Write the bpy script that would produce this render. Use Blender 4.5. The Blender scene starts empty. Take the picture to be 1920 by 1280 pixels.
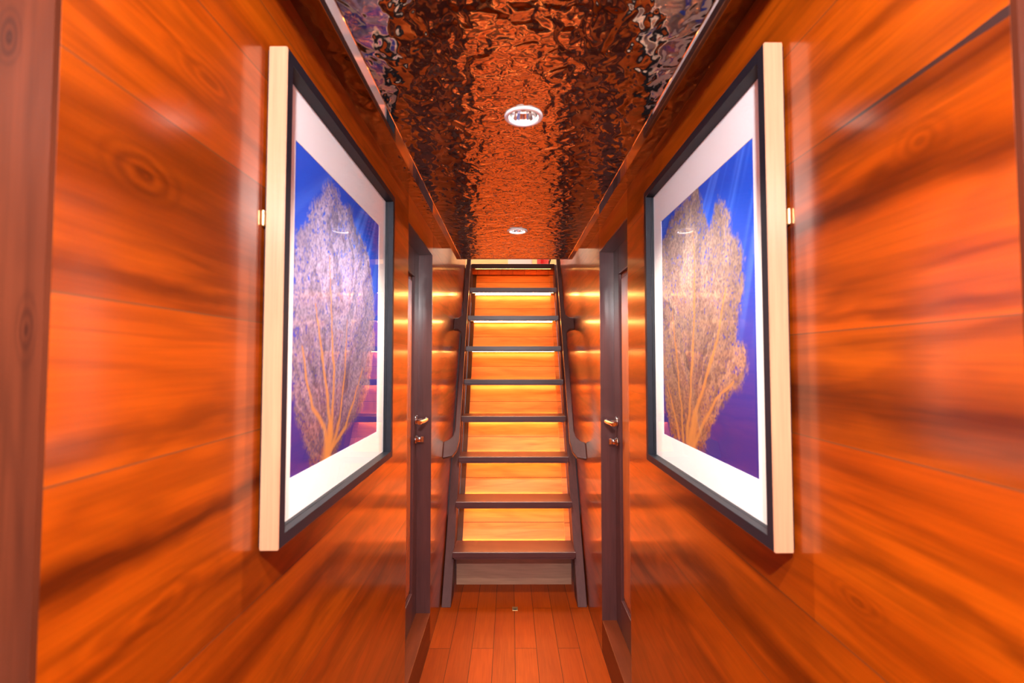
import bpy, bmesh, math, random
import numpy as np
from mathutils import Vector, Matrix

C = bpy.context.scene.collection
SC = bpy.context.scene
PI = math.pi

# ------------------------------------------------------------------ camera
cam_d = bpy.data.cameras.new('camera')
cam = bpy.data.objects.new('camera', cam_d)
C.objects.link(cam)
F = 890.0
cam_d.sensor_width = 36.0
cam_d.lens = F / 1920 * 36.0
cam_d.clip_start = 0.02
cam.location = (-0.0225, 0.0, 1.41)
cam.rotation_euler = (PI / 2 + math.atan(35 / F), 0, -math.atan(3 / F))
cam_d.dof.use_dof = True
cam_d.dof.focus_distance = 2.6
cam_d.dof.aperture_fstop = 4.5
SC.camera = cam

# ------------------------------------------------------------------ world, exposure
w = bpy.data.worlds.new('world')
SC.world = w
w.use_nodes = True
w.node_tree.nodes['Background'].inputs[0].default_value = (0.75, 0.86, 1.0, 1)
w.node_tree.nodes['Background'].inputs[1].default_value = 0.6
SC.view_settings.view_transform = 'Standard'
SC.view_settings.look = 'None'
SC.view_settings.gamma = 1
SC.view_settings.use_curve_mapping = False
SC.view_settings.exposure = 0.24

# ------------------------------------------------------------------ light amounts
DOWN_W = 62.0          # each ceiling downlight
DOWN_COL = (1.0, 0.84, 0.68)
REAR_FILL_W = 22.0           # cool fill from behind the camera, through an unseen, added window
REAR_FILL_COL = (0.86, 0.92, 1.0)
LED_E = 44.0           # stair strips
LED_COL = (1.0, 0.385, 0.095)
FLASH_W = 128.0        # flash, raised above the camera to just under the ceiling
FLASH_COL = (1.0, 0.97, 0.97)
UP_W = 110.0            # lamp in the room at the top of the stairs

HW = 0.4225            # half width of the corridor
ZC = 2.062             # soffit
ZP = 2.01              # underside of the dropped ceiling panel
YB = -2.4              # back end of the corridor
YE = 2.75              # where the ceiling stops for the stair well
ZU = 2.235             # upper deck
YS, ZS = 2.86, 0.272   # first tread, front top edge
RUN, RISE = 0.155, 0.249


def area_light(name, loc, rot, sx, sy, watts, col):
    d = bpy.data.lights.new(name, 'AREA')
    d.shape = 'RECTANGLE'
    d.size, d.size_y = sx, sy
    d.energy = watts
    d.color = col
    o = bpy.data.objects.new(name, d)
    C.objects.link(o)
    o.location = loc
    o.rotation_euler = rot
    return o


area_light('rear_fill', (0, YB - 0.35, 1.25), (PI / 2, 0, 0), 0.7, 1.6, REAR_FILL_W, REAR_FILL_COL)  # fill lamp added outside the made-up window at the back
fl = bpy.data.lights.new('flash', 'POINT')
fl.energy = FLASH_W; fl.color = FLASH_COL; fl.shadow_soft_size = 0.035
flo = bpy.data.objects.new('flash', fl)
C.objects.link(flo)
flo.location = (-0.02, -0.22, 1.945)
area_light('upper_room_light', (0, 5.1, 4.35), (0, 0, 0), 1.2, 0.8, UP_W, (1.0, 0.93, 0.82))


# ------------------------------------------------------------------ node helpers
class NT:
    def __init__(self, name):
        self.m = bpy.data.materials.new(name)
        self.m.use_nodes = True
        self.t = self.m.node_tree
        self.t.nodes.clear()
        self.out = self.n('ShaderNodeOutputMaterial')

    def n(self, typ, **kw):
        nd = self.t.nodes.new(typ)
        for k, v in kw.items():
            setattr(nd, k, v)
        return nd

    def l(self, a, b):
        self.t.links.new(a, b)

    def put(self, sock, v):
        if hasattr(v, 'is_linked') or isinstance(v, bpy.types.NodeSocket):
            self.l(v, sock)
        else:
            sock.default_value = v

    def math(self, op, a, b=0.0, c=None, clamp=False):
        nd = self.n('ShaderNodeMath', operation=op, use_clamp=clamp)
        self.put(nd.inputs[0], a)
        self.put(nd.inputs[1], b)
        if c is not None:
            self.put(nd.inputs[2], c)
        return nd.outputs[0]

    def xyz(self, x, y, z):
        nd = self.n('ShaderNodeCombineXYZ')
        for i, v in enumerate((x, y, z)):
            self.put(nd.inputs[i], v)
        return nd.outputs[0]

    def noise(self, vec, scale=1.0, detail=2.0, rough=0.5, dist=0.0):
        nd = self.n('ShaderNodeTexNoise')
        self.l(vec, nd.inputs['Vector'])
        nd.inputs['Scale'].default_value = scale
        nd.inputs['Detail'].default_value = detail
        nd.inputs['Roughness'].default_value = rough
        nd.inputs['Distortion'].default_value = dist
        return nd.outputs['Fac']

    def ramp(self, fac, stops, interp='LINEAR'):
        nd = self.n('ShaderNodeValToRGB')
        cr = nd.color_ramp
        cr.interpolation = interp
        while len(cr.elements) < len(stops):
            cr.elements.new(0.5)
        for e, (p, c) in zip(cr.elements, stops):
            e.position = p
            if not isinstance(c, (tuple, list)):
                c = (c, c, c)
            e.color = (c[0], c[1], c[2], 1)
        self.put(nd.inputs[0], fac)
        return nd.outputs[0]

    def mix(self, fac, a, b, blend='MIX'):
        nd = self.n('ShaderNodeMix', data_type='RGBA', blend_type=blend)
        self.put(nd.inputs[0], fac)
        for s, v in ((nd.inputs[6], a), (nd.inputs[7], b)):
            if isinstance(v, (tuple, list)):
                s.default_value = (v[0], v[1], v[2], 1)
            else:
                self.l(v, s)
        return nd.outputs[2]

    def bump(self, h, strength, dist):
        nd = self.n('ShaderNodeBump')
        nd.inputs['Strength'].default_value = strength
        nd.inputs['Distance'].default_value = dist
        self.l(h, nd.inputs['Height'])
        return nd.outputs[0]

    def bsdf(self, col, rough=0.5, metal=0.0, spec=0.5, coat=0.0, coat_rough=0.1, normal=None, ior=1.5):
        b = self.n('ShaderNodeBsdfPrincipled')
        if isinstance(col, (tuple, list)):
            b.inputs['Base Color'].default_value = (col[0], col[1], col[2], 1)
        else:
            self.l(col, b.inputs['Base Color'])
        self.put(b.inputs['Roughness'], rough)
        b.inputs['Metallic'].default_value = metal
        b.inputs['Specular IOR Level'].default_value = spec
        b.inputs['IOR'].default_value = ior
        b.inputs['Coat Weight'].default_value = coat
        b.inputs['Coat Roughness'].default_value = coat_rough
        if normal is not None:
            self.l(normal, b.inputs['Normal'])
        self.l(b.outputs[0], self.out.inputs[0])
        return b


def plain(name, col, rough=0.5, metal=0.0, spec=0.5, coat=0.0, noise=0.06):
    k = NT(name)
    pos = k.n('ShaderNodeTexCoord').outputs['Object']
    n = k.noise(pos, 40, 3)
    f = k.math('MULTIPLY_ADD', n, noise * 2, 1 - noise)
    nd = k.n('ShaderNodeVectorMath', operation='SCALE')
    nd.inputs[0].default_value = col
    k.l(f, nd.inputs['Scale'])
    k.bsdf(nd.outputs[0], rough, metal, spec, coat)
    return k.m


def emitter(name, col, e):
    k = NT(name)
    em = k.n('ShaderNodeEmission')
    em.inputs[0].default_value = (*col, 1)
    em.inputs[1].default_value = e
    k.l(em.outputs[0], k.out.inputs[0])
    return k.m


def wood(name, dark, mid, light, along='Y', across='Z', other='X', boards=None, brick=None,
         rough=0.3, coat=0.0, figure=1.0, seam=(0.10, 0.03, 0.01), seed=0.0, scale=1.0, span=(0.0, 2.1), spec=0.5, coat_ior=1.5, cracks=None, seam_w=0.0007, bands=(), knots=(), tints=None):
    """Varnished wood. boards = seam positions along the across axis; brick = (length, width) for floor boards."""
    k = NT(name)
    sp = k.n('ShaderNodeSeparateXYZ')
    k.l(k.n('ShaderNodeTexCoord').outputs['Object'], sp.inputs[0])
    A = sp.outputs[along]; B = sp.outputs[across]; O = sp.outputs[other]
    tint = None
    line = None
    if boards:
        rnd = random.Random(name)
        vals = [rnd.random() for _ in range(len(boards) + 1)]
        if tints:
            vals = list(tints)
        tint = vals[0]
        line = 0.0
        for e, v0, v1 in zip(sorted(boards), vals[:-1], vals[1:]):
            tint = k.math('MULTIPLY_ADD', k.math('GREATER_THAN', B, e), v1 - v0, tint)
            line = k.math('MAXIMUM', k.math('LESS_THAN', k.math('ABSOLUTE', k.math('SUBTRACT', B, e)), seam_w), line)
    elif brick:
        b = k.n('ShaderNodeTexBrick')
        b.offset = 0.41
        b.offset_frequency = 2
        b.squash = 1
        k.l(k.xyz(A, k.math('ADD', B, HW), 0.0), b.inputs['Vector'])
        b.inputs['Color1'].default_value = (0, 0, 0, 1)
        b.inputs['Color2'].default_value = (1, 1, 1, 1)
        b.inputs['Mortar'].default_value = (0, 0, 0, 1)
        b.inputs['Scale'].default_value = 1
        b.inputs['Brick Width'].default_value = brick[0]
        b.inputs['Row Height'].default_value = brick[1]
        b.inputs['Mortar Size'].default_value = 0.0014
        b.inputs['Mortar Smooth'].default_value = 0.1
        b.inputs['Bias'].default_value = 0
        tint = b.outputs['Color']
        line = b.outputs['Fac']
    if tint is not None:
        sh = k.math('MULTIPLY', tint, 7.3)
        A2 = k.math('ADD', A, sh)
        B2 = k.math('MULTIPLY_ADD', tint, 3.1, B)
    else:
        A2, B2 = A, B
    A2 = k.math('ADD', A2, seed)
    s = scale
    v1 = k.xyz(k.math('MULTIPLY', A2, 0.9 * s), k.math('MULTIPLY', B2, 6.0 * s), k.math('MULTIPLY', O, 3.0 * s))
    n1 = k.noise(v1, 1.0, 3.0, 0.55, 0.6)
    rings = k.math('SINE', k.math('MULTIPLY', n1, 46.0))
    rings = k.math('POWER', k.math('MULTIPLY_ADD', rings, 0.5, 0.5), 2.0)
    v2 = k.xyz(k.math('MULTIPLY', A2, 6.0 * s), k.math('MULTIPLY', B2, 170.0 * s), k.math('MULTIPLY', O, 60.0 * s))
    n2 = k.noise(v2, 1.0, 2.0, 0.6)
    v3 = k.xyz(k.math('MULTIPLY', A2, 0.55 * s), k.math('MULTIPLY', B2, 3.6 * s), 3.3 + seed)
    n3 = k.noise(v3, 1.0, 4.0, 0.6, 0.9)
    v4 = k.xyz(k.math('MULTIPLY', A2, 1.6 * s), k.math('MULTIPLY', B2, 20.0 * s), 8.1 + seed)
    n4 = k.noise(v4, 1.0, 4.0, 0.6, 0.5)
    streak = k.ramp(n4, [(0.58, 0.0), (0.72, 1.0)])
    col = k.mix(k.ramp(n3, [(0.30, 0.0), (0.70, 1.0)]), mid, light)
    col = k.mix(k.math('MULTIPLY', rings, 0.30 * figure), col, dark)
    v5 = k.xyz(k.math('MULTIPLY', A2, 0.8 * s), k.math('MULTIPLY', B2, 6.0 * s), 1.9 + seed)
    n5 = k.noise(v5, 1.0, 3.0, 0.55, 1.2)
    col = k.mix(k.math('MULTIPLY', k.ramp(n5, [(0.53, 0.0), (0.66, 1.0)]), 0.42 * figure), col, dark)
    col = k.mix(k.math('MULTIPLY', streak, 0.45 * figure), col, dark)
    if bands:
        wv = k.noise(k.xyz(k.math('MULTIPLY', A, 2.2), k.math('MULTIPLY', B, 5.0), 4.4 + seed), 1.0, 4.0, 0.6)
        Bw = k.math('ADD', B, k.math('MULTIPLY_ADD', wv, 0.12, -0.06))
        vr = k.noise(k.xyz(k.math('MULTIPLY', A, 3.0), k.math('MULTIPLY', B, 60.0), 2.2 + seed), 1.0, 3.0, 0.6)
        for (bz, hw, st_) in bands:
            d = k.math('DIVIDE', k.math('ABSOLUTE', k.math('SUBTRACT', Bw, bz)), hw)
            m_ = k.math('SUBTRACT', 1.25, d, clamp=True)
            m_ = k.math('MULTIPLY', m_, k.math('MULTIPLY_ADD', vr, 1.2 * st_, 0.4 * st_), clamp=True)
            col = k.mix(m_, col, dark)
    for (ky, kz, ra, rb_, st_) in knots:
        wk = k.noise(k.xyz(k.math('MULTIPLY', A, 16.0), k.math('MULTIPLY', B, 22.0), 7.0), 1.0, 2.0)
        dx_ = k.math('DIVIDE', k.math('SUBTRACT', A, ky), ra)
        dz_ = k.math('DIVIDE', k.math('SUBTRACT', B, kz), rb_)
        rr = k.math('SQRT', k.math('ADD', k.math('MULTIPLY', dx_, dx_), k.math('MULTIPLY', dz_, dz_)))
        rr = k.math('ADD', rr, k.math('MULTIPLY_ADD', wk, 1.0, -0.5))
        fall = k.math('SUBTRACT', 1.0, k.math('MULTIPLY', rr, 0.45), clamp=True)
        sn = k.math('MULTIPLY_ADD', k.math('SINE', k.math('MULTIPLY', rr, 9.0)), 0.5, 0.5)
        col = k.mix(k.math('MULTIPLY', k.math('MULTIPLY', fall, sn), st_, clamp=True), col, dark)
    fib = k.math('MULTIPLY_ADD', n2, 0.5, 0.75)
    vm = k.n('ShaderNodeVectorMath', operation='SCALE')
    k.l(col, vm.inputs[0]); k.l(fib, vm.inputs['Scale'])
    col = vm.outputs[0]
    if tint is not None:
        vm = k.n('ShaderNodeVectorMath', operation='SCALE')
        k.l(col, vm.inputs[0]); k.l(k.math('MULTIPLY_ADD', tint, 0.55, 0.72), vm.inputs['Scale'])
        col = vm.outputs[0]
        col = k.mix(line, col, seam)
    if cracks:
        # ragged open joint: (across position, from, to) along the grain
        for (bz, a0, a1, wd) in cracks:
            wob = k.noise(k.xyz(k.math('MULTIPLY', A, 14.0), 0.0, bz), 1.0, 3.0, 0.6)
            d = k.math('ABSOLUTE', k.math('SUBTRACT', B, bz))
            tp = k.math('DIVIDE', k.math('SUBTRACT', a1, A), a1 - a0)
            on = k.math('LESS_THAN', d, k.math('MULTIPLY', k.math('MULTIPLY', wob, tp), wd))
            on = k.math('MULTIPLY', on, k.math('GREATER_THAN', A, a0))
            on = k.math('MULTIPLY', on, k.math('LESS_THAN', A, a1))
            col = k.mix(on, col, (0.03, 0.014, 0.012))
    r = rough
    bs = k.bsdf(col, r, 0, spec, coat, 0.15)
    bs.inputs['Coat IOR'].default_value = coat_ior
    return k.m


# ------------------------------------------------------------------ materials
TEAK = dict(dark=(0.054, 0.0066, 0.0005), mid=(0.212, 0.0275, 0.0006), light=(0.28, 0.049, 0.0010), spec=0.12, coat_ior=1.62)
M = {}
M['wall_l'] = wood('teak_wall_port', **TEAK, boards=[0.10, 0.36, 0.62, 0.80, 1.034, 1.30, 1.47, 1.69, 1.87, 1.985], tints=[0.4, 0.5, 0.6, 0.45, 0.6, 0.5, 0.62, 0.36, 0.95, 1.0, 0.9], rough=0.36, coat=0.75, seed=1.7, seam_w=0.0009,  # paler upper tints put the stronger light near the ceiling into the colour
                   bands=[(1.585, 0.055, 0.5), (1.205, 0.017, 0.9), (1.50, 0.012, 0.6), (1.74, 0.014, 0.5), (1.34, 0.012, 0.5), (0.96, 0.03, 0.6), (1.10, 0.012, 0.5), (0.75, 0.025, 0.5)],
                   knots=[(0.515, 1.612, 0.034, 0.020, 0.8), (0.62, 1.78, 0.05, 0.014, 0.5), (0.55, 1.13, 0.07, 0.02, 0.5)])
M['wall_r'] = wood('teak_wall_starboard', **TEAK, boards=[0.12, 0.33, 0.60, 0.86, 1.03, 1.296, 1.45, 1.722, 1.90], tints=[0.4, 0.5, 0.42, 0.55, 0.5, 0.6, 0.36, 0.72, 1.0, 0.9], rough=0.36, coat=0.75, seed=5.2,  # upper boards paler here too, light from above worked into the tint
                   cracks=[(1.722, 0.38, 0.68, 0.010)], seam_w=0.0009,
                   bands=[(1.69, 0.032, 0.8), (1.60, 0.022, 0.8), (1.345, 0.045, 0.75), (1.47, 0.012, 0.5), (1.16, 0.014, 0.5), (1.83, 0.015, 0.5), (0.93, 0.03, 0.6), (0.72, 0.02, 0.5)],
                   knots=[(0.506, 1.648, 0.022, 0.016, 0.45), (0.62, 1.10, 0.03, 0.012, 0.4)])
M['head'] = wood('teak_header', (0.28, 0.040, 0.002), (0.46, 0.082, 0.004), (0.54, 0.12, 0.006), figure=0.5, spec=0.17, rough=0.36, coat=0.75, seed=9.0)
M['floor'] = wood('teak_floor', (0.18, 0.021, 0.0015), (0.26, 0.031, 0.0008), (0.33, 0.047, 0.0012), spec=0.10, across='X', other='Z', brick=(0.92, 0.10563),
                  rough=0.42, coat=0.0, figure=0.55, seam=(0.05, 0.008, 0.002), seed=2.0)
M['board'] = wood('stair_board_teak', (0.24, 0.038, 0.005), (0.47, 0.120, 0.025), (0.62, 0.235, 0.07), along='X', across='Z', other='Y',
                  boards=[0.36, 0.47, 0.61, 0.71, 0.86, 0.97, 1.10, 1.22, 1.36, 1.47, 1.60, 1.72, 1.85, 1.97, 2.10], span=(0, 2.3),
                  rough=0.42, spec=0.25, figure=0.8, seam=(0.10, 0.018, 0.003), seam_w=0.0016, seed=4.0, tints=[0.9, 0.7, 1.0, 0.75, 1.0, 0.55, 0.8, 0.45, 0.6, 0.4, 0.5, 0.35, 0.5, 0.4, 0.55, 0.4])  # lower planks paler: lamp light on the lower steps put into the tints
DARK = dict(dark=(0.038, 0.012, 0.012), mid=(0.070, 0.024, 0.025), light=(0.095, 0.035, 0.036))
M['dark_z'] = wood('dark_wood_upright', **DARK, along='Z', across='X', other='Y', rough=0.36, coat=0.0, figure=0.5, seed=3.0)
M['dark_x'] = wood('dark_wood_tread', **DARK, along='X', across='Y', other='Z', rough=0.36, figure=0.5, seed=6.0)
M['jamb'] = wood('dark_varnished_jamb', **DARK, along='Z', across='X', other='Y', rough=0.30, spec=0.5, coat=1.0, figure=0.5, seed=3.3)
M['dark_str'] = wood('dark_wood_stringer', **DARK, along='Z', across='X', other='Y', rough=0.42, spec=0.14, figure=0.5, seed=3.7)
M['batten_shade'] = wood('batten_wood', (0.02, 0.008, 0.005), (0.042, 0.014, 0.008), (0.07, 0.022, 0.011), along='Z', across='X', other='Y', rough=0.5, spec=0.2, figure=0.5, seed=13.0)  # very dark brown paints in the shade along the back board's left edge
M['dark_y'] = wood('dark_wood_rail', **DARK, along='Y', across='X', other='Z', rough=0.32, figure=0.4, seed=8.0)
M['post'] = wood('brown_post', (0.020, 0.005, 0.003), (0.050, 0.011, 0.005), (0.075, 0.017, 0.007), along='Z', across='X', other='Y', rough=0.42, spec=0.12, knots=[(1.693, -0.462, 0.016, 0.007, 1.0), (1.435, -0.437, 0.020, 0.006, 0.9), (1.02, -0.445, 0.014, 0.005, 0.7)], figure=0.9, seed=5.0)
M['sill'] = wood('sill_wood', (0.05, 0.010, 0.004), (0.11, 0.020, 0.006), (0.16, 0.032, 0.009), rough=0.42, spec=0.12, figure=0.5, seed=7.0)
M['riser'] = wood('base_riser_wood', (0.20, 0.085, 0.062), (0.34, 0.175, 0.125), (0.56, 0.32, 0.20), along='X', across='Z', other='Y', rough=0.35, figure=0.5, seed=11.5)
M['doorpanel'] = wood('door_panel_teak', (0.22, 0.04, 0.006), (0.42, 0.085, 0.010), (0.55, 0.13, 0.018), along='Z', across='Y', other='X', rough=0.24, coat=0.3, figure=0.6, seed=12.0)
M['frame_side'] = wood('frame_side_wood', (0.36, 0.165, 0.090), (0.40, 0.19, 0.108), (0.43, 0.21, 0.122), along='Z', across='X', other='Y', rough=0.33, figure=0.25, seed=1.0, coat=0.2)
M['frame_dark'] = plain('frame_black', (0.008, 0.009, 0.015), 0.45, spec=0.2)
M['mat'] = plain('mat_board', (0.94, 0.93, 0.95), 0.8, spec=0.2, noise=0.015)
M['chrome'] = plain('chrome', (0.80, 0.80, 0.82), 0.10, 1.0, noise=0.02)
M['brass'] = plain('brass', (0.85, 0.60, 0.28), 0.42, 1.0)
M['mirror'] = plain('polished_trim', (0.62, 0.58, 0.56), 0.04, 1.0, noise=0.02)
M['white'] = plain('white_enamel', (0.86, 0.86, 0.88), 0.35, coat=0.3, noise=0.02)
M['red'] = plain('red_enamel', (0.60, 0.008, 0.012), 0.25, coat=0.4, noise=0.03)
M['black'] = plain('black_rubber', (0.02, 0.02, 0.022), 0.5)
M['lightwood'] = wood('pale_wall_wood', (0.30, 0.12, 0.035), (0.52, 0.26, 0.09), (0.62, 0.36, 0.15), along='X', across='Z', other='Y', rough=0.5, figure=0.5, seed=2.5)
M['plaster'] = plain('upper_plaster', (0.75, 0.70, 0.62), 0.7, spec=0.2, noise=0.03)
M['led'] = emitter('stair_led', LED_COL, LED_E)
M['led_soft'] = emitter('stair_led_soft', LED_COL, LED_E * 1.15)
M['lamp'] = emitter('downlight_led', DOWN_COL, 30.0)

# rippled dark mirror sheet of the ceiling
k = NT('rippled_mirror')
pos = k.n('ShaderNodeTexCoord').outputs['Object']
h1 = k.noise(pos, 27.0, 0.6, 0.4, 0.7)
h2 = k.noise(pos, 42.0, 1.0, 0.5, 0.6)
h = k.math('MULTIPLY_ADD', h2, 0.16, h1)
k.bsdf((0.27, 0.19, 0.15), 0.05, 1.0, normal=k.bump(h, 1.0, 0.0038))
M['ripple'] = k.m

# picture glass: clear pane with a real mirror reflection at its angle
k = NT('picture_glass')
geo = k.n('ShaderNodeNewGeometry')
dt = k.n('ShaderNodeVectorMath', operation='DOT_PRODUCT')
k.l(geo.outputs['Incoming'], dt.inputs[0]); k.l(geo.outputs['Normal'], dt.inputs[1])
om = k.math('SUBTRACT', 1.0, k.math('ABSOLUTE', dt.outputs['Value']))
fres = k.math('MULTIPLY_ADD', k.math('POWER', om, 5.0), 0.90, 0.07)      # both faces of the pane together
fres = k.math('MULTIPLY', fres, k.math('SUBTRACT', 1.0, geo.outputs['Backfacing']))
gl = k.n('ShaderNodeBsdfGlossy'); gl.inputs['Roughness'].default_value = 0.0
gl.inputs['Color'].default_value = (1, 1, 1, 1)
tr = k.n('ShaderNodeBsdfTransparent'); tr.inputs[0].default_value = (0.99, 0.995, 1.0, 1)
mx = k.n('ShaderNodeMixShader')
k.l(fres, mx.inputs[0]); k.l(tr.outputs[0], mx.inputs[1]); k.l(gl.outputs[0], mx.inputs[2])
k.l(mx.outputs[0], k.out.inputs[0])
M['glass'] = k.m

k = NT('art_print')
at = k.n('ShaderNodeAttribute'); at.attribute_name = 'ink'
k.bsdf(at.outputs['Color'], 0.7, spec=0.2)
M['ink'] = k.m


# ------------------------------------------------------------------ mesh helpers
def box(bm, x0, x1, y0, y1, z0, z1, bev=0.0, mi=0):
    vs = [bm.verts.new(p) for p in ((x0, y0, z0), (x1, y0, z0), (x1, y1, z0), (x0, y1, z0),
                                    (x0, y0, z1), (x1, y0, z1), (x1, y1, z1), (x0, y1, z1))]
    fs = []
    for q in ((0, 3, 2, 1), (4, 5, 6, 7), (0, 1, 5, 4), (1, 2, 6, 5), (2, 3, 7, 6), (3, 0, 4, 7)):
        f = bm.faces.new([vs[i] for i in q]); f.material_index = mi; fs.append(f)
    if bev > 0:
        es = list({e for f in fs for e in f.edges})
        bmesh.ops.bevel(bm, geom=es, offset=bev, segments=2, profile=0.5, affect='EDGES')
    return fs


def prism(bm, pts, axis, a0, a1, bev=0.0, mi=0):
    """extrude a 2-D outline along an axis; pts are the other two coordinates in x,y,z order"""
    def P(p, a):
        return {'X': (a, p[0], p[1]), 'Y': (p[0], a, p[1]), 'Z': (p[0], p[1], a)}[axis]
    lo = [bm.verts.new(P(p, a0)) for p in pts]
    hi = [bm.verts.new(P(p, a1)) for p in pts]
    n = len(pts)
    fs = [bm.faces.new(lo), bm.faces.new(hi)]
    for i in range(n):
        fs.append(bm.faces.new((lo[i], lo[(i + 1) % n], hi[(i + 1) % n], hi[i])))
    for f in fs:
        f.material_index = mi
    bmesh.ops.recalc_face_normals(bm, faces=fs)
    if bev > 0:
        es = list({e for f in fs for e in f.edges})
        bmesh.ops.bevel(bm, geom=es, offset=bev, segments=2, profile=0.5, affect='EDGES')
    return fs


def lathe(bm, prof, origin, axis='Z', seg=32, mi=0, closed=False):
    """revolve (radius, height) pairs round an axis"""
    rings = []
    for r, hh in prof:
        ring = []
        for i in range(seg):
            a = 2 * PI * i / seg
            u, v = r * math.cos(a), r * math.sin(a)
            p = {'Z': (u, v, hh), 'X': (hh, u, v), 'Y': (u, hh, v)}[axis]
            ring.append(bm.verts.new(Vector(p) + Vector(origin)))
        rings.append(ring)
    fs = []
    pairs = list(zip(rings[:-1], rings[1:]))
    if closed:
        pairs.append((rings[-1], rings[0]))
    for a, b in pairs:
        for i in range(seg):
            j = (i + 1) % seg
            fs.append(bm.faces.new((a[i], a[j], b[j], b[i])))
    if not closed:
        for r, ring in ((prof[0], rings[0]), (prof[-1], rings[-1])):
            fs.append(bm.faces.new(ring))
    for f in fs:
        f.material_index = mi; f.smooth = True
    bmesh.ops.recalc_face_normals(bm, faces=fs)
    return fs


def obj(name, bm, mats, parent=None, smooth=False, loc=None):
    me = bpy.data.meshes.new(name)
    bm.normal_update()
    bm.to_mesh(me); bm.free()
    for m in (mats if isinstance(mats, (list, tuple)) else [mats]):
        me.materials.append(m)
    o = bpy.data.objects.new(name, me)
    C.objects.link(o)
    if parent is not None:
        o.parent = parent
    if smooth:
        for p in me.polygons:
            p.use_smooth = True
    return o


def thing(name, label, cat, loc=(0, 0, 0), group=None):
    o = bpy.data.objects.new(name, None)
    C.objects.link(o)
    o.empty_display_size = 0.05
    o.location = loc
    o['label'] = label; o['category'] = cat
    if group:
        o['group'] = group
    return o


def tag(o, label, cat, group=None):
    o['label'] = label; o['category'] = cat
    if group:
        o['group'] = group
    return o


def struct(name, bm, mats, parent=None):
    o = obj(name, bm, mats, parent)
    if parent is None:
        o['kind'] = 'structure'
    return o


def BM():
    return bmesh.new()


# ------------------------------------------------------------------ floor, walls, ceiling
b = BM(); box(b, -HW - 0.15, HW + 0.15, YB - 0.1, 4.4, -0.06, 0.0)
struct('floor', b, M['floor'])

WT = 0.12
DZ0, DZ1 = 0.15, 1.955        # door opening heights
DOORS = {-1: [(-0.21, 0.413), (1.845, 2.425)], 1: [(-0.21, 0.410), (1.785, 2.358)]}
for s, nm, mk in ((-1, 'wall_left', 'wall_l'), (1, 'wall_right', 'wall_r')):
    b = BM()
    xa, xb = sorted((s * HW, s * (HW + WT)))
    y = YB - 0.02
    for (d0, d1) in DOORS[s]:
        box(b, xa, xb, y, d0, 0, ZC)
        box(b, xa, xb, d0, d1, DZ1, ZC, mi=1)                     # over the door
        y = d1
    box(b, xa, xb, y, 4.2, 0, 4.4)
    struct(nm, b, [M[mk], M['head']])

# back end of the corridor, with a tall window added to let the cool fill in
b = BM()
WX, WZ0, WZ1 = 0.30, 0.45, 1.95
box(b, -HW, -WX, YB - 0.1, YB, 0, ZC); box(b, WX, HW, YB - 0.1, YB, 0, ZC)
box(b, -WX, WX, YB - 0.1, YB, 0, WZ0); box(b, -WX, WX, YB - 0.1, YB, WZ1, ZC)
struct('wall_back', b, M['wall_l'])
b = BM()
for x0, x1, z0, z1 in ((-WX, -WX + 0.03, WZ0, WZ1), (WX - 0.03, WX, WZ0, WZ1), (-WX + 0.03, WX - 0.03, WZ0, WZ0 + 0.03), (-WX + 0.03, WX - 0.03, WZ1 - 0.03, WZ1)):
    box(b, x0, x1, YB - 0.08, YB - 0.02, z0, z1, 0.003)
wn = struct('added_window_1', b, M['dark_z'])
b = BM(); box(b, -WX + 0.03, WX - 0.03, YB - 0.055, YB - 0.049, WZ0 + 0.03, WZ1 - 0.03)
obj('pane', b, M['glass'], wn)

b = BM(); box(b, -HW - WT, HW + WT, YB - 0.1, YE, ZC, ZU)
struct('ceiling', b, M['ripple'])

# dropped panel: rippled sheet with a polished strip along each side and the end
PX0, PX1, PY1 = -0.342, 0.346, 2.80
LX = 0.010
LY = [-0.931, 0.108, 1.147, 2.186]
HR = 0.040
panel = thing('ceiling_panel', 'dark rippled mirror ceiling panel running the length of the corridor', 'ceiling panel', (0, 0, ZC))
b = BM()


def quad(bm, x0, x1, y0, y1, z):
    vs = [bm.verts.new(p) for p in ((x0, y0, z), (x0, y1, z), (x1, y1, z), (x1, y0, z))]
    return bm.faces.new(vs)


TS = 0.028
sx0, sx1 = PX0 + TS, PX1 - TS
HS = 0.06
y = YB
for ly in LY:
    quad(b, sx0, sx1, y, ly - HS, 0)
    quad(b, sx0, LX - HS, ly - HS, ly + HS, 0); quad(b, LX + HS, sx1, ly - HS, ly + HS, 0)
    N = 48
    inn, outr = [], []
    for i in range(N):
        a = 2 * PI * i / N
        c, s_ = math.cos(a), math.sin(a)
        kx = HS / max(abs(c), abs(s_))
        inn.append(b.verts.new((LX + HR * c, ly + HR * s_, 0)))
        outr.append(b.verts.new((LX + kx * c, ly + kx * s_, 0)))
    for i in range(N):
        j = (i + 1) % N
        b.faces.new((inn[i], outr[i], outr[j], inn[j]))
    y = ly + HS
quad(b, sx0, sx1, y, PY1 - 0.012, 0)
bmesh.ops.remove_doubles(b, verts=b.verts, dist=1e-5)
for f in b.faces:
    if f.normal.z > 0:
        f.normal_flip()
r = bmesh.ops.extrude_face_region(b, geom=list(b.faces))
bmesh.ops.translate(b, vec=(0, 0, 0.012), verts=[v for v in r['geom'] if isinstance(v, bmesh.types.BMVert)])
bmesh.ops.translate(b, vec=(0, 0, ZP - ZC), verts=b.verts)
bmesh.ops.recalc_face_normals(b, faces=b.faces)
obj('ripple_sheet', b, M['ripple'], panel)
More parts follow.
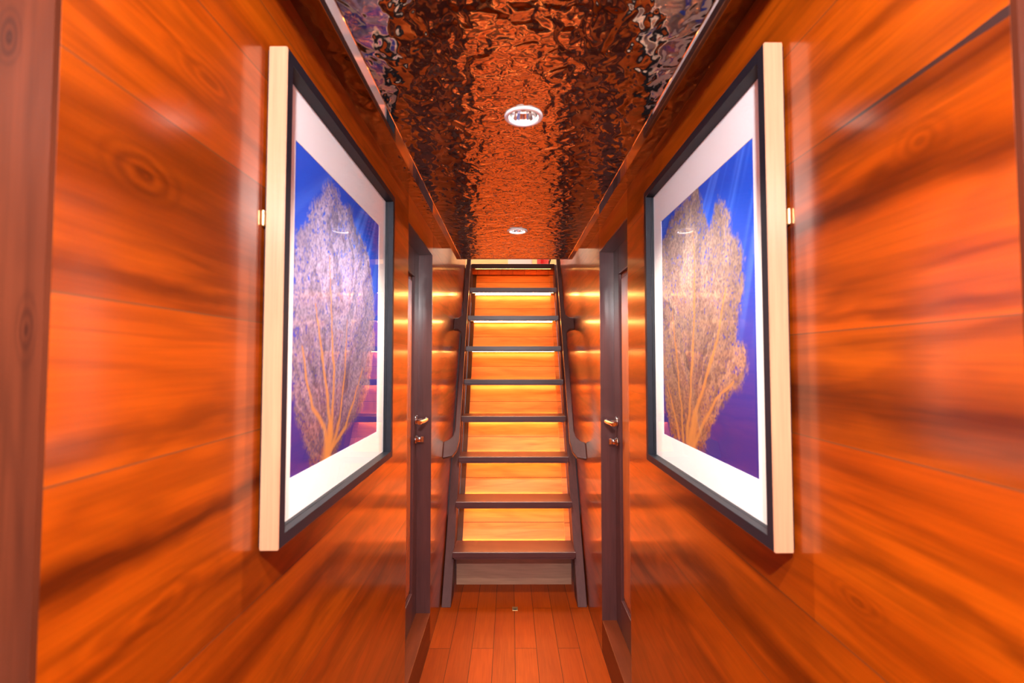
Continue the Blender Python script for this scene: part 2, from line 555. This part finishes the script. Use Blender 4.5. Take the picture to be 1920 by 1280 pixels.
for x0, x1 in ((PX0, PX0 + TS), (PX1 - TS, PX1)):
    b = BM(); box(b, x0, x1, YB, PY1 - 0.012, ZP - 0.002 - ZC, 0, 0.002)
    t = obj('edge_trim', b, M['mirror'], panel); t['label'] = 'polished mirror-like edge strip'
b = BM(); box(b, PX0, PX1, PY1 - 0.012, PY1, ZP - 0.002 - ZC, ZU - ZC, 0.002)
t = obj('end_trim', b, M['mirror'], panel); t['label'] = 'bright polished strip across the end of the panel'

# ------------------------------------------------------------------ downlights
LLAB = ['round white recessed downlight in the ceiling furthest behind the viewer',
        'round white recessed downlight in the ceiling right over the viewer',
        'larger-looking round white recessed downlight in the ceiling between the two pictures',
        'further round white recessed downlight in the ceiling near the stair']


def make_downlight(i):
    t = thing('downlight', LLAB[i], 'ceiling light', (LX, LY[i], ZP), 'recessed downlights along the ceiling')
    b = BM()
    lathe(b, [(0.0475, 0.0), (0.0475, -0.0025), (0.045, -0.0045), (0.037, -0.004), (0.0345, 0.0), (0.0345, 0.004), (0.0395, 0.004), (0.0395, 0.0)], (0, 0, 0), seg=48, closed=True)
    obj('trim_ring', b, M['white'], t)
    b = BM()                                        # faceted reflector cone
    seg = 24
    ra = [b.verts.new((0.0345 * math.cos(2 * PI * q / seg), 0.0345 * math.sin(2 * PI * q / seg), 0.003)) for q in range(seg)]
    rm = [b.verts.new((0.029 * math.cos(2 * PI * q / seg), 0.029 * math.sin(2 * PI * q / seg), 0.022)) for q in range(seg)]
    rb = [b.verts.new((0.020 * math.cos(2 * PI * q / seg), 0.020 * math.sin(2 * PI * q / seg), 0.042)) for q in range(seg)]
    for q in range(seg):
        e = (q + 1) % seg
        b.faces.new((ra[q], ra[e], rm[e], rm[q])); b.faces.new((rm[q], rm[e], rb[e], rb[q]))
    obj('reflector', b, M['chrome'], t)
    b = BM(); lathe(b, [(0.0205, 0.041), (0.0205, 0.045)], (0, 0, 0), seg=24)
    obj('led_disc', b, M['lamp'], t)
    d = bpy.data.lights.new('downlight_beam', 'SPOT')
    d.energy = DOWN_W; d.color = DOWN_COL; d.spot_size = math.radians(124); d.spot_blend = 0.55; d.shadow_soft_size = 0.018
    lo = bpy.data.objects.new('downlight_beam', d)
    C.objects.link(lo); lo.parent = t; lo.location = (0, 0, 0.012)
    return t


for i in range(4):
    make_downlight(i)

# ------------------------------------------------------------------ doors, jamb linings, sills


def lever(parent, x, y, z, s, dirn):
    """chrome lever on a round rose; s = side of the door, knob neck points into the corridor"""
    b = BM(); lathe(b, [(0.024, 0.0), (0.024, -s * 0.006), (0.021, -s * 0.009), (0.012, -s * 0.010)], (x, y, z), 'X', 28)
    h = obj('lever_handle', b, M['chrome'], parent); h['label'] = 'polished chrome lever handle'
    b = BM(); lathe(b, [(0.009, -s * 0.009), (0.009, -s * 0.050), (0.012, -s * 0.054)], (x, y, z), 'X', 20)
    obj('neck', b, M['chrome'], h)
    b = BM()                                      # tapered lever arm with a slanted end
    n, seg = 14, 16
    prev = None
    for q in range(n + 1):
        u = q / n
        ry = 0.0115 - 0.001 * u
        cy = y + dirn * (-0.012 + 0.125 * u)
        cx = x - s * (0.052 - 0.012 * u * u)
        ring = []
        for a in range(seg):
            an = 2 * PI * a / seg
            cut = dirn * 0.010 * math.sin(an) * max(0, (u - 0.9) * 10)
            ring.append(b.verts.new((cx + 0.9 * ry * math.cos(an), cy + cut, z + ry * math.sin(an))))
        if prev:
            for a in range(seg):
                e = (a + 1) % seg
                f = b.faces.new((prev[a], prev[e], ring[e], ring[a])); f.smooth = True
        else:
            b.faces.new(ring)
        prev = ring
    b.faces.new(prev)
    bmesh.ops.recalc_face_normals(b, faces=b.faces)
    obj('lever_arm', b, M['chrome'], h)


def door(num, s, d0, d1, with_lock=True):
    xf = s * (HW + 0.070)                        # door face
    xb_ = s * (HW + 0.110)
    xa, xb = sorted((xf, xb_))
    lin = 0.006
    y0, y1, z0, z1 = d0 + lin, d1 - lin, DZ0, DZ1 - lin
    st = 0.105
    rz = 0.12
    b = BM()                                     # stiles and rails
    box(b, xa, xb, y0, y0 + st, z0, z1, 0.002); box(b, xa, xb, y1 - st, y1, z0, z1, 0.002)
    box(b, xa, xb, y0 + st, y1 - st, z1 - rz, z1, 0.002); box(b, xa, xb, y0 + st, y1 - st, z0, z0 + 0.14, 0.002)
    d = struct('door_%d' % num, b, M['dark_z'])
    p0, p1 = sorted((xf + s * 0.012, xb_ - s * 0.004))
    b = BM(); box(b, p0, p1, y0 + st, y1 - st, z0 + 0.14, z1 - rz)
    f0, f1 = sorted((xf + s * 0.004, xf + s * 0.014))
    box(b, f0, f1, y0 + st + 0.035, y1 - st - 0.035, z0 + 0.175, z1 - rz - 0.035, 0.003)
    pn = obj('panel', b, M['doorpanel'], d); pn['label'] = 'orange teak door panel'
    b = BM()                                     # bead round the panel
    m0, m1 = sorted((xf - s * 0.003, xf + s * 0.012))
    bw = 0.012
    A0, A1, B0, B1 = y0 + st, y1 - st, z0 + 0.14, z1 - rz
    box(b, m0, m1, A0, A0 + bw, B0, B1, 0.003); box(b, m0, m1, A1 - bw, A1, B0, B1, 0.003)
    box(b, m0, m1, A0 + bw, A1 - bw, B0, B0 + bw, 0.003); box(b, m0, m1, A0 + bw, A1 - bw, B1 - bw, B1, 0.003)
    obj('panel_bead', b, M['dark_z'], d)
    if with_lock:
        lever(d, xf, y1 - 0.055, 1.115, s, -1)
        b = BM()
        lathe(b, [(0.021, 0.0), (0.021, -s * 0.005), (0.018, -s * 0.008), (0.013, -s * 0.009), (0.013, -s * 0.024), (0.010, -s * 0.028)], (xf, y1 - 0.055, 1.018), 'X', 24)
        k_ = obj('door_lock', b, M['chrome'], d); k_['label'] = 'round chrome lock below the lever'
        b = BM(); box(b, *sorted((xf - s * 0.028, xf - s * 0.042)), y1 - 0.058, y1 - 0.052, 1.006, 1.034, 0.0015)
        obj('thumb_turn', b, M['chrome'], k_)
    return d


tn = 1
for s in (-1, 1):
    for i, (d0, d1) in enumerate(DOORS[s]):
        near = i == 0
        b = BM()
        xa, xb = sorted((s * (HW + 0.0005), s * (HW + WT)))
        box(b, xa, xb, d1 - 0.006, d1, DZ0, DZ1)
        box(b, xa, xb, d0, d0 + 0.006, DZ0, DZ1)
        box(b, xa, xb, d0 + 0.006, d1 - 0.006, DZ1 - 0.006, DZ1)
        struct('trim_%d' % tn, b, M['post'] if near else M['jamb']); tn += 1
        b = BM()
        xa, xb = sorted((s * HW, s * (HW + WT)))
        box(b, xa, xb, d0, d1, 0.0, DZ0, 0.002)
        struct('trim_%d' % tn, b, M['sill']); tn += 1
door(1, -1, *DOORS[-1][1])
door(2, 1, *DOORS[1][1])
door(3, -1, *DOORS[-1][0])
door(4, 1, *DOORS[1][0])


# ------------------------------------------------------------------ the two framed prints
def vnoise(x, y, seed):
    """value noise on numpy arrays"""
    def hsh(i, j):
        v = np.sin(i * 127.1 + j * 311.7 + seed * 74.7) * 43758.5453
        return v - np.floor(v)
    i, j = np.floor(x), np.floor(y)
    fx, fy = x - i, y - j
    fx = fx * fx * (3 - 2 * fx); fy = fy * fy * (3 - 2 * fy)
    return (hsh(i, j) * (1 - fx) * (1 - fy) + hsh(i + 1, j) * fx * (1 - fy) + hsh(i, j + 1) * (1 - fx) * fy + hsh(i + 1, j + 1) * fx * fy)


def fbm(x, y, seed, octv=4):
    r, a, t = 0, 0.5, 0
    for o in range(octv):
        r = r + a * vnoise(x, y, seed + o * 3.1); t += a
        x, y, a = x * 2.03, y * 2.03, a * 0.5
    return r / t


def poly_dist(u, v, P):
    """signed distance to polygon, positive inside"""
    n = len(P)
    d = np.full(u.shape, 9.0)
    ins = np.zeros(u.shape, bool)
    for a in range(n):
        x0, y0 = P[a]; x1, y1 = P[(a + 1) % n]
        dx, dy = x1 - x0, y1 - y0
        t = np.clip(((u - x0) * dx + (v - y0) * dy) / (dx * dx + dy * dy + 1e-9), 0, 1)
        d = np.minimum(d, np.hypot(u - x0 - t * dx, v - y0 - t * dy))
        c = (y0 > v) != (y1 > v)
        xi = x0 + (v - y0) * dx / (dy if abs(dy) > 1e-9 else 1e-9)
        ins ^= c & (u < xi)
    return np.where(ins, d, -d)


def line_mask(u, v, pts, w0, w1):
    m = np.zeros(u.shape)
    n = len(pts) - 1
    for a in range(n):
        x0, y0 = pts[a]; x1, y1 = pts[a + 1]
        dx, dy = x1 - x0, y1 - y0
        t = np.clip(((u - x0) * dx + (v - y0) * dy) / (dx * dx + dy * dy + 1e-9), 0, 1)
        d = np.hypot(u - x0 - t * dx, v - y0 - t * dy)
        wd = w0 + (w1 - w0) * (a + t) / n
        m = np.maximum(m, np.clip(1.4 - d / wd, 0, 1))
    return m


CAMX, VPX, VPY = -0.0225, 957.0, 675.0


def to_uv(px, py, s, Y0, Y1, Z0, Z1, X):
    Y = (X - CAMX) / ((px - VPX) / F)
    Z = 1.41 + (VPY - py) / F * Y
    return ((Y - Y0) / (Y1 - Y0), (Z - Z0) / (Z1 - Z0))


def fan_print(bm_name, s, X, Y0, Y1, Z0, Z1, outline_px, trunk_px, branches_px, pale, seed):
    NU, NV = 300, 330
    uu, vv = np.meshgrid(np.linspace(0, 1, NU + 1), np.linspace(0, 1, NV + 1))
    uv = lambda q: [to_uv(a, c, s, Y0, Y1, Z0, Z1, X) for a, c in q]
    P = uv(outline_px)
    wob = (fbm(uu * 22, vv * 22, seed) - 0.5) * 0.055 + (fbm(uu * 70, vv * 70, seed + 5) - 0.5) * 0.03
    d = poly_dist(uu, vv, P) + wob * 0.8 + 0.024
    tx, ty = uv([trunk_px])[0]
    # water: bright blue above, violet-navy below, soft sun rays from the top
    top = np.array([0.010, 0.10, 0.78]); bot = np.array([0.038, 0.018, 0.20])
    g = np.clip((vv - 0.10) / 0.75, 0, 1)[..., None] ** 1.3
    col = bot * (1 - g) + top * g
    ang = np.arctan2(uu - 0.5 + s * 0.9, 1.7 - vv)
    ray = np.clip(fbm(ang * 26, vv * 0.4, seed + 9, 3) - 0.50, 0, 1) * np.clip(vv * 1.6 - 0.5, 0, 1)
    col = col + ray[..., None] * np.array([0.25, 0.5, 0.95])
    # fan: lacy net of twigs that run out from the trunk
    rad = np.hypot(uu - tx, vv - ty); th = np.arctan2(uu - tx, vv - ty)
    warp = (fbm(uu * 9, vv * 9, seed + 2) - 0.5) * 0.5
    net = fbm((th + warp * 0.4) * 70, rad * 34, seed + 3, 4)
    lace = fbm(uu * 150, vv * 150, seed + 4, 2)
    dens = np.clip(d / 0.035, 0, 1) * (0.68 + 0.32 * np.clip(d / 0.15, 0, 1))
    cover = np.clip((net * 0.6 + lace * 0.55 - 0.50) * 6 + dens * 1.5 - (0.20 if s < 0 else 0.02), 0, 1) * (d > 0) * np.clip(dens * 1.6, 0, 1)
    tone = fbm((th + warp) * 15, rad * 3, seed + 7, 3)
    hi = np.clip((vv - ty) / (1 - ty), 0, 1)
    base_lo = np.array([0.20, 0.07, 0.05]) if s < 0 else np.array([0.32, 0.105, 0.022]); base_hi = np.array(pale)
    fc = base_lo * (1 - hi[..., None] ** 0.8) + base_hi * hi[..., None] ** 0.8
    fc = fc * (0.30 + 1.1 * tone[..., None]) * (0.30 + 1.15 * lace[..., None])
    cover = cover[..., None] * 0.92
    col = col * (1 - cover) + fc * cover
    for pts, w0, w1 in branches_px:
        m = line_mask(uu + (fbm(uu * 14, vv * 14, seed + 8) - 0.5) * 0.03, vv, uv(pts), w0, w1)[..., None]
        col = col * (1 - m * 0.85) + np.array([0.55, 0.22, 0.06]) * m * 0.85
    col = np.clip(col, 0, 1)
    me = bpy.data.meshes.new(bm_name)
    co = np.stack([np.full(uu.shape, X), Y0 + (Y1 - Y0) * uu, Z0 + (Z1 - Z0) * vv], -1).reshape(-1, 3)
    idx = np.arange((NU + 1) * (NV + 1)).reshape(NV + 1, NU + 1)
    q = np.stack([idx[:-1, :-1], idx[:-1, 1:], idx[1:, 1:], idx[1:, :-1]], -1).reshape(-1, 4)
    if s > 0:
        q = q[:, ::-1]
    me.from_pydata(co.tolist(), [], q.tolist())
    ca = me.color_attributes.new('ink', 'FLOAT_COLOR', 'POINT')
    rgba = np.concatenate([col.reshape(-1, 3), np.ones(((NU + 1) * (NV + 1), 1))], 1).astype(np.float32)
    ca.data.foreach_set('color', rgba.ravel())
    me.materials.append(M['ink'])
    o = bpy.data.objects.new(bm_name, me)
    C.objects.link(o)
    return o


def picture(s, y0, y1, label, outline, trunk, branches, pale, seed):
    z0, z1 = 1.112, 1.922
    xf = s * 0.386; xk = s * 0.4165; xm = s * 0.4105; xg = s * 0.4010
    fwid = 0.020
    root = thing('framed_picture', label, 'picture', (0, 0, 0), 'framed sea fan prints on the corridor walls')
    b = BM()
    # four mitred mouldings; outer sides pale wood, face and inner sides black
    for (a, c) in (((y0, z0), (y1, z0)), ((y1, z0), (y1, z1)), ((y1, z1), (y0, z1)), ((y0, z1), (y0, z0))):
        iy = lambda p: p[0] + (fwid if p[0] == y0 else -fwid)
        iz = lambda p: p[1] + (fwid if p[1] == z0 else -fwid)
        V = {}
        for nm, p in (('a', a), ('c', c)):
            V[nm] = [b.verts.new((xf, p[0], p[1])), b.verts.new((xk, p[0], p[1])), b.verts.new((xk, iy(p), iz(p))), b.verts.new((xf, iy(p), iz(p)))]
        for q, mi in ((0, 0), (1, 1), (2, 1), (3, 1)):
            e = (q + 1) % 4
            f = b.faces.new((V['a'][q], V['a'][e], V['c'][e], V['c'][q])); f.material_index = mi
    bmesh.ops.remove_doubles(b, verts=b.verts, dist=1e-5)
    bmesh.ops.recalc_face_normals(b, faces=b.faces)
    bmesh.ops.bevel(b, geom=[e for e in b.edges if len(e.link_faces) == 2 and e.link_faces[0].material_index != e.link_faces[1].material_index], offset=0.0012, segments=2, affect='EDGES')
    obj('frame', b, [M['frame_side'], M['frame_dark']], root)
    py0, py1, pz0, pz1 = y0 + 0.088, y1 - 0.088, 1.202, 1.808
    b = BM()                                     # window mat with a bevelled opening
    iy0, iy1, iz0, iz1 = y0 + fwid, y1 - fwid, z0 + fwid, z1 - fwid
    x_a, x_b = sorted((xm, xm + s * 0.002))
    box(b, x_a, x_b, iy0, py0, iz0, iz1); box(b, x_a, x_b, py1, iy1, iz0, iz1)
    box(b, x_a, x_b, py0, py1, iz0, pz0); box(b, x_a, x_b, py0, py1, pz1, iz1)
    obj('mat', b, M['mat'], root)
    pr = fan_print('print', s, xm + s * 0.0012, py0, py1, pz0, pz1, outline, trunk, branches, pale, seed)
    pr.parent = root
    b = BM(); x_a, x_b = sorted((xg, xg + s * 0.002)); box(b, x_a, x_b, iy0, iy1, iz0, iz1)
    b.normal_update()
    # the thin pane is one sheet of glass: keep its two broad faces and edges
    obj('glass', b, M['glass'], root)
    b = BM(); x_a, x_b = sorted((xk - s * 0.0005, xk + s * 0.003)); box(b, x_a, x_b, y0 + 0.004, y1 - 0.004, z0 + 0.004, z1 - 0.004)
    obj('backing_board', b, M['frame_dark'], root)
    b = BM()                                     # brass hanger at the near edge
    hz = 1.625
    x_a, x_b = sorted((s * 0.4175, s * 0.4222))
    box(b, x_a, x_b, y0 - 0.004, y0 + 0.02, hz, hz + 0.026, 0.0015)
    hg = obj('hanger', b, M['brass'], root)
    return root


L_OUT = [(606, 880), (588, 866), (570, 815), (556, 760), (547, 700), (546, 600), (549, 500), (556, 440), (570, 425), (580, 385), (596, 372), (606, 350), (618, 338),
         (630, 362), (640, 392), (652, 386), (662, 420), (676, 446), (690, 480), (700, 560), (702, 650), (694, 720), (680, 765), (662, 790), (645, 815), (634, 850)]
L_BR = [([(618, 850), (612, 800), (588, 765), (575, 700), (566, 650)], 0.016, 0.006), ([(618, 850), (622, 790), (612, 720), (600, 640), (590, 570)], 0.018, 0.005),
        ([(620, 850), (626, 780), (628, 700), (622, 600), (616, 480)], 0.016, 0.004), ([(624, 840), (640, 780), (648, 700), (650, 600)], 0.014, 0.004),
        ([(624, 840), (650, 800), (668, 740), (680, 690)], 0.012, 0.004), ([(616, 868), (618, 840), (622, 800)], 0.050, 0.026)]
R_OUT = [(1258, 812), (1250, 770), (1244, 700), (1240, 600), (1241, 500), (1246, 450), (1254, 430), (1262, 405), (1278, 388), (1298, 366), (1310, 342), (1318, 372),
         (1328, 408), (1334, 440), (1342, 400), (1352, 374), (1362, 384), (1374, 402), (1374, 440), (1386, 452), (1394, 470), (1398, 520), (1394, 560), (1384, 600), (1382, 640),
         (1396, 650), (1398, 690), (1386, 720), (1372, 735), (1356, 748), (1342, 770), (1330, 800), (1322, 830), (1312, 846)]
R_BR = [([(1290, 830), (1300, 780), (1320, 720), (1345, 640), (1362, 540)], 0.018, 0.005), ([(1286, 826), (1292, 760), (1300, 660), (1305, 540), (1304, 430)], 0.018, 0.004),
        ([(1280, 824), (1276, 760), (1270, 680), (1262, 580)], 0.014, 0.004), ([(1300, 832), (1318, 790), (1340, 750), (1375, 715)], 0.014, 0.004),
        ([(1272, 820), (1262, 770), (1252, 720)], 0.014, 0.005), ([(1296, 842), (1298, 810), (1304, 780)], 0.050, 0.026)]
picture(-1, 0.757, 1.478, 'large framed sea fan print on the left wall, fan pale lilac at its tip', L_OUT, (617, 862), L_BR, (0.44, 0.40, 0.60), 1.0)
picture(1, 0.745, 1.436, 'large framed sea fan print on the right wall, fan sandy gold, top notched', R_OUT, (1294, 838), R_BR, (0.46, 0.36, 0.26), 4.0)

# ------------------------------------------------------------------ stair
stair = thing('stair', 'steep wooden ship stair with dark treads and lit teak back boards', 'stairs', (0, 0, 0))
SL = RISE / RUN
XI = 0.362
TT = 0.034
DEP = 0.190
# sloping stringers hard against the walls
for s in (-1, 1):
    b = BM()
    y_at = lambda z, off: YS + off + (z - ZS) / SL
    zt = ZU + 0.02
    pts = [(y_at(0, 0.075), 0.0), (y_at(0, 0.075) + 0.13, 0.0), (y_at(zt, 0.205), zt), (y_at(zt, 0.075), zt)]
    prism(b, pts, 'X', *sorted((s * XI, s * (HW - 0.006))), 0.003)
    obj('stringer', b, M['dark_str'], stair)
NT_ = 8
for i in range(NT_ + 1):
    y0 = YS + RUN * i; z1 = ZS + RISE * i
    if i == NT_:
        z1 = ZU + 0.012
    b = BM()
    wd = XI + (0.004 if i < NT_ else 0.0)
    box(b, -wd, wd, y0, y0 + (DEP if i < NT_ else 0.12), z1 - TT, z1, 0.003)
    box(b, -wd + 0.01, wd - 0.01, y0 + 0.001, y0 + 0.013, z1 - TT - 0.007, z1 - TT + 0.002, 0.001)
    obj('tread', b, M['dark_x'], stair)
    if i < NT_:
        b = BM(); box(b, -0.325, 0.325, y0 + DEP + 0.002, y0 + DEP + 0.012, z1 - 0.030, z1 - 0.008)
        if i:
            box(b, -0.325, 0.325, y0 + DEP - 0.046, y0 + DEP - 0.036, z1 - TT - 0.007, z1 - TT + 0.001)
        o = obj('led_strip', b, M['led_soft'], stair); o['label'] = 'warm glowing light strip behind the tread'
        if i == 0:
            continue
        b = BM(); box(b, -0.34, 0.34, y0 + 0.024, y0 + 0.038, z1 - TT - 0.005, z1 - TT)
        o = obj('led_strip', b, M['led'], stair); o['label'] = 'added warm strip brightening the board under the top tread'
b = BM(); box(b, -0.33, 0.33, y0 + 0.017, y0 + 0.026, z1 - TT - 0.005, z1 - TT)  # hidden strip added to brighten the board below the top tread
o = obj('led_strip', b, M['led'], stair); o['label'] = 'added warm strip brightening the board under the top tread'
# sloping back board behind the treads
b = BM()
yb = lambda z: YS + DEP + 0.018 + (z - ZS) / SL
za, zb = ZS - 0.02, ZU - 0.03
prism(b, [(yb(za), za), (yb(za) + 0.03, za), (yb(zb) + 0.03, zb), (yb(zb), zb)], 'X', -XI + 0.001, XI - 0.001)
obj('back_board', b, M['board'], stair)
for s, mk in ((-1, 'batten_shade'), (1, 'board')):  # left strip coloured dark as shade, right one plain teak
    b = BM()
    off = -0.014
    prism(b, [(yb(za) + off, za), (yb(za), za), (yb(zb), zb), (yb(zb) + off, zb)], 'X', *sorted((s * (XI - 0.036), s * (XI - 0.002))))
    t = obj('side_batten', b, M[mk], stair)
b = BM(); box(b, -XI, XI, YS + DEP - 0.004, YS + DEP + 0.05, 0.0, ZS - 0.036)
obj('base_riser', b, M['riser'], stair)

# handrails: shaped boards that flare to the wall at the foot and at a middle bracket


def handrail(s, label, Yf, Zf, Sm, Se):
    """outline in (along slope, distance from wall); extruded square to the slope"""
    T = 0.030
    off, wd = 0.062, 0.030
    top = [(0.0, 0.0), (0.012, 0.058), (0.045, off + 0.018), (0.11, off + wd), (Se, off + wd), (Se, off)]
    lo = [(Sm + 0.12, off), (Sm + 0.075, off - 0.006), (Sm + 0.05, off - 0.03), (Sm + 0.045, 0.0), (Sm - 0.045, 0.0), (Sm - 0.05, off - 0.03), (Sm - 0.075, off - 0.006), (Sm - 0.12, off),
          (0.175, off), (0.135, off - 0.010), (0.112, off - 0.034), (0.100, 0.0)]
    if Se > 1.45:
        S2 = Se - 0.2
        lo = [(S2 + 0.12, off), (S2 + 0.05, off - 0.03), (S2 + 0.045, 0.0), (S2 - 0.045, 0.0), (S2 - 0.05, off - 0.03), (S2 - 0.12, off)] + lo
    pts = top + lo
    b = BM()
    fs = prism(b, pts, 'Z', -T / 2, T / 2, 0.004)
    a = math.atan(SL)
    # along slope -> (0, cos a, sin a); from wall -> (-s, 0, 0); normal -> (0, -sin a, cos a)
    R = Matrix(((0, -s, 0), (math.cos(a), 0, -math.sin(a)), (math.sin(a), 0, math.cos(a))))
    for v in b.verts:
        v.co = R @ v.co + Vector((s * (HW - 0.0005), Yf, Zf))
    bmesh.ops.recalc_face_normals(b, faces=b.faces)
    o = obj('handrail', b, M['dark_y'])
    return tag(o, label, 'handrail', 'wall handrails beside the stair')


handrail(-1, 'dark wooden handrail rising beside the stair on the left wall', 2.83, 0.83, 0.98, 2.0)
handrail(1, 'dark wooden handrail rising beside the stair on the right wall', 2.79, 0.83, 0.98, 2.0)

# small brass catch let into the floor
b = BM(); box(b, -0.016, 0.016, -0.020, 0.020, 0.0, 0.003, 0.001)
o = tag(obj('floor_catch', b, M['brass']), 'tiny brass catch plate let into the floor boards before the stair', 'floor catch')
o.location = (0.004, 2.75, 0.0)
b = BM(); box(b, -0.009, 0.009, -0.014, -0.004, 0.0028, 0.0034)
sl = obj('slot', b, M['black'], o)

# ------------------------------------------------------------------ room at the top of the stair
UX = 1.3
UY0, UY1 = YS + 8 * RUN + 0.12, 6.2
b = BM(); box(b, -UX, UX, UY0, UY1, ZU - 0.06, ZU - 0.002)
o = struct('floor_upper', b, M['floor'])
b = BM(); box(b, -UX, UX, UY1, UY1 + 0.1, ZU - 0.06, 4.4)
struct('wall_upper', b, M['lightwood'])
b = BM(); box(b, -UX - 0.1, -UX, 4.2, UY1, ZU - 0.06, 4.4); box(b, -UX, -HW - WT, 4.1, 4.2, ZU - 0.06, 4.4)
struct('wall_upper_left', b, M['plaster'])
b = BM(); box(b, UX, UX + 0.1, 4.2, UY1, ZU - 0.06, 4.4); box(b, HW + WT, UX, 4.1, 4.2, ZU - 0.06, 4.4)
struct('wall_upper_right', b, M['plaster'])
b = BM(); box(b, -HW - WT, HW + WT, YE - 0.1, YE, ZU, 4.4)
struct('wall_stair_head', b, M['plaster'])
b = BM(); box(b, -UX - 0.1, UX + 0.1, YE - 0.1, UY1 + 0.1, 4.4, 4.5)
struct('ceiling_upper', b, M['plaster'])
# white cabinet
cab = thing('cabinet', 'white cabinet at the top of the stair, only its foot in view', 'cabinet', (0.085, 5.25, ZU - 0.002))
b = BM(); box(b, -0.135, 0.135, 0, 0.3, 0, 0.8, 0.006)
obj('body', b, M['white'], cab)
b = BM(); box(b, -0.128, 0.128, -0.016, -0.001, 0.05, 0.79, 0.004)
dd = obj('door', b, M['white'], cab)
b = BM(); lathe(b, [(0.006, -0.016), (0.006, -0.03), (0.012, -0.034), (0.010, -0.042)], (0.10, 0, 0.42), 'Y', 18)
obj('knob', b, M['chrome'], dd)
# extinguisher
ex = thing('fire_extinguisher', 'red fire extinguisher standing at the top of the stair', 'fire extinguisher', (0.337, 5.2, ZU - 0.002))
b = BM(); lathe(b, [(0.060, 0.0), (0.067, 0.008), (0.067, 0.36), (0.060, 0.40), (0.040, 0.425), (0.020, 0.435), (0.020, 0.45)], (0, 0, 0), seg=40)
obj('cylinder_body', b, M['red'], ex)
b = BM(); lathe(b, [(0.016, 0.45), (0.018, 0.455), (0.018, 0.49), (0.012, 0.50)], (0, 0, 0), seg=20)
vv_ = obj('valve', b, M['brass'], ex)
b = BM(); box(b, -0.012, 0.012, -0.10, 0.02, 0.505, 0.513, 0.002); box(b, -0.012, 0.012, -0.085, 0.0, 0.478, 0.486, 0.002)
obj('squeeze_handle', b, M['black'], ex)
b = BM()
pr_ = None
for q in range(25):
    u = q / 24
    c = Vector((0.02 + 0.075 * math.sin(u * PI), -0.02, 0.475 - 0.38 * u * u))
    tg = Vector((0.075 * PI * math.cos(u * PI), 0, -0.76 * u - 0.01)).normalized()
    n1 = Vector((0, 1, 0)); n2 = tg.cross(n1)
    ring = [b.verts.new(c + 0.009 * (math.cos(2 * PI * a / 10) * n1 + math.sin(2 * PI * a / 10) * n2)) for a in range(10)]
    if pr_:
        for a in range(10):
            f = b.faces.new((pr_[a], pr_[(a + 1) % 10], ring[(a + 1) % 10], ring[a])); f.smooth = True
    else:
        b.faces.new(ring)
    pr_ = ring
b.faces.new(pr_)
bmesh.ops.recalc_face_normals(b, faces=b.faces)
obj('hose', b, M['black'], ex)
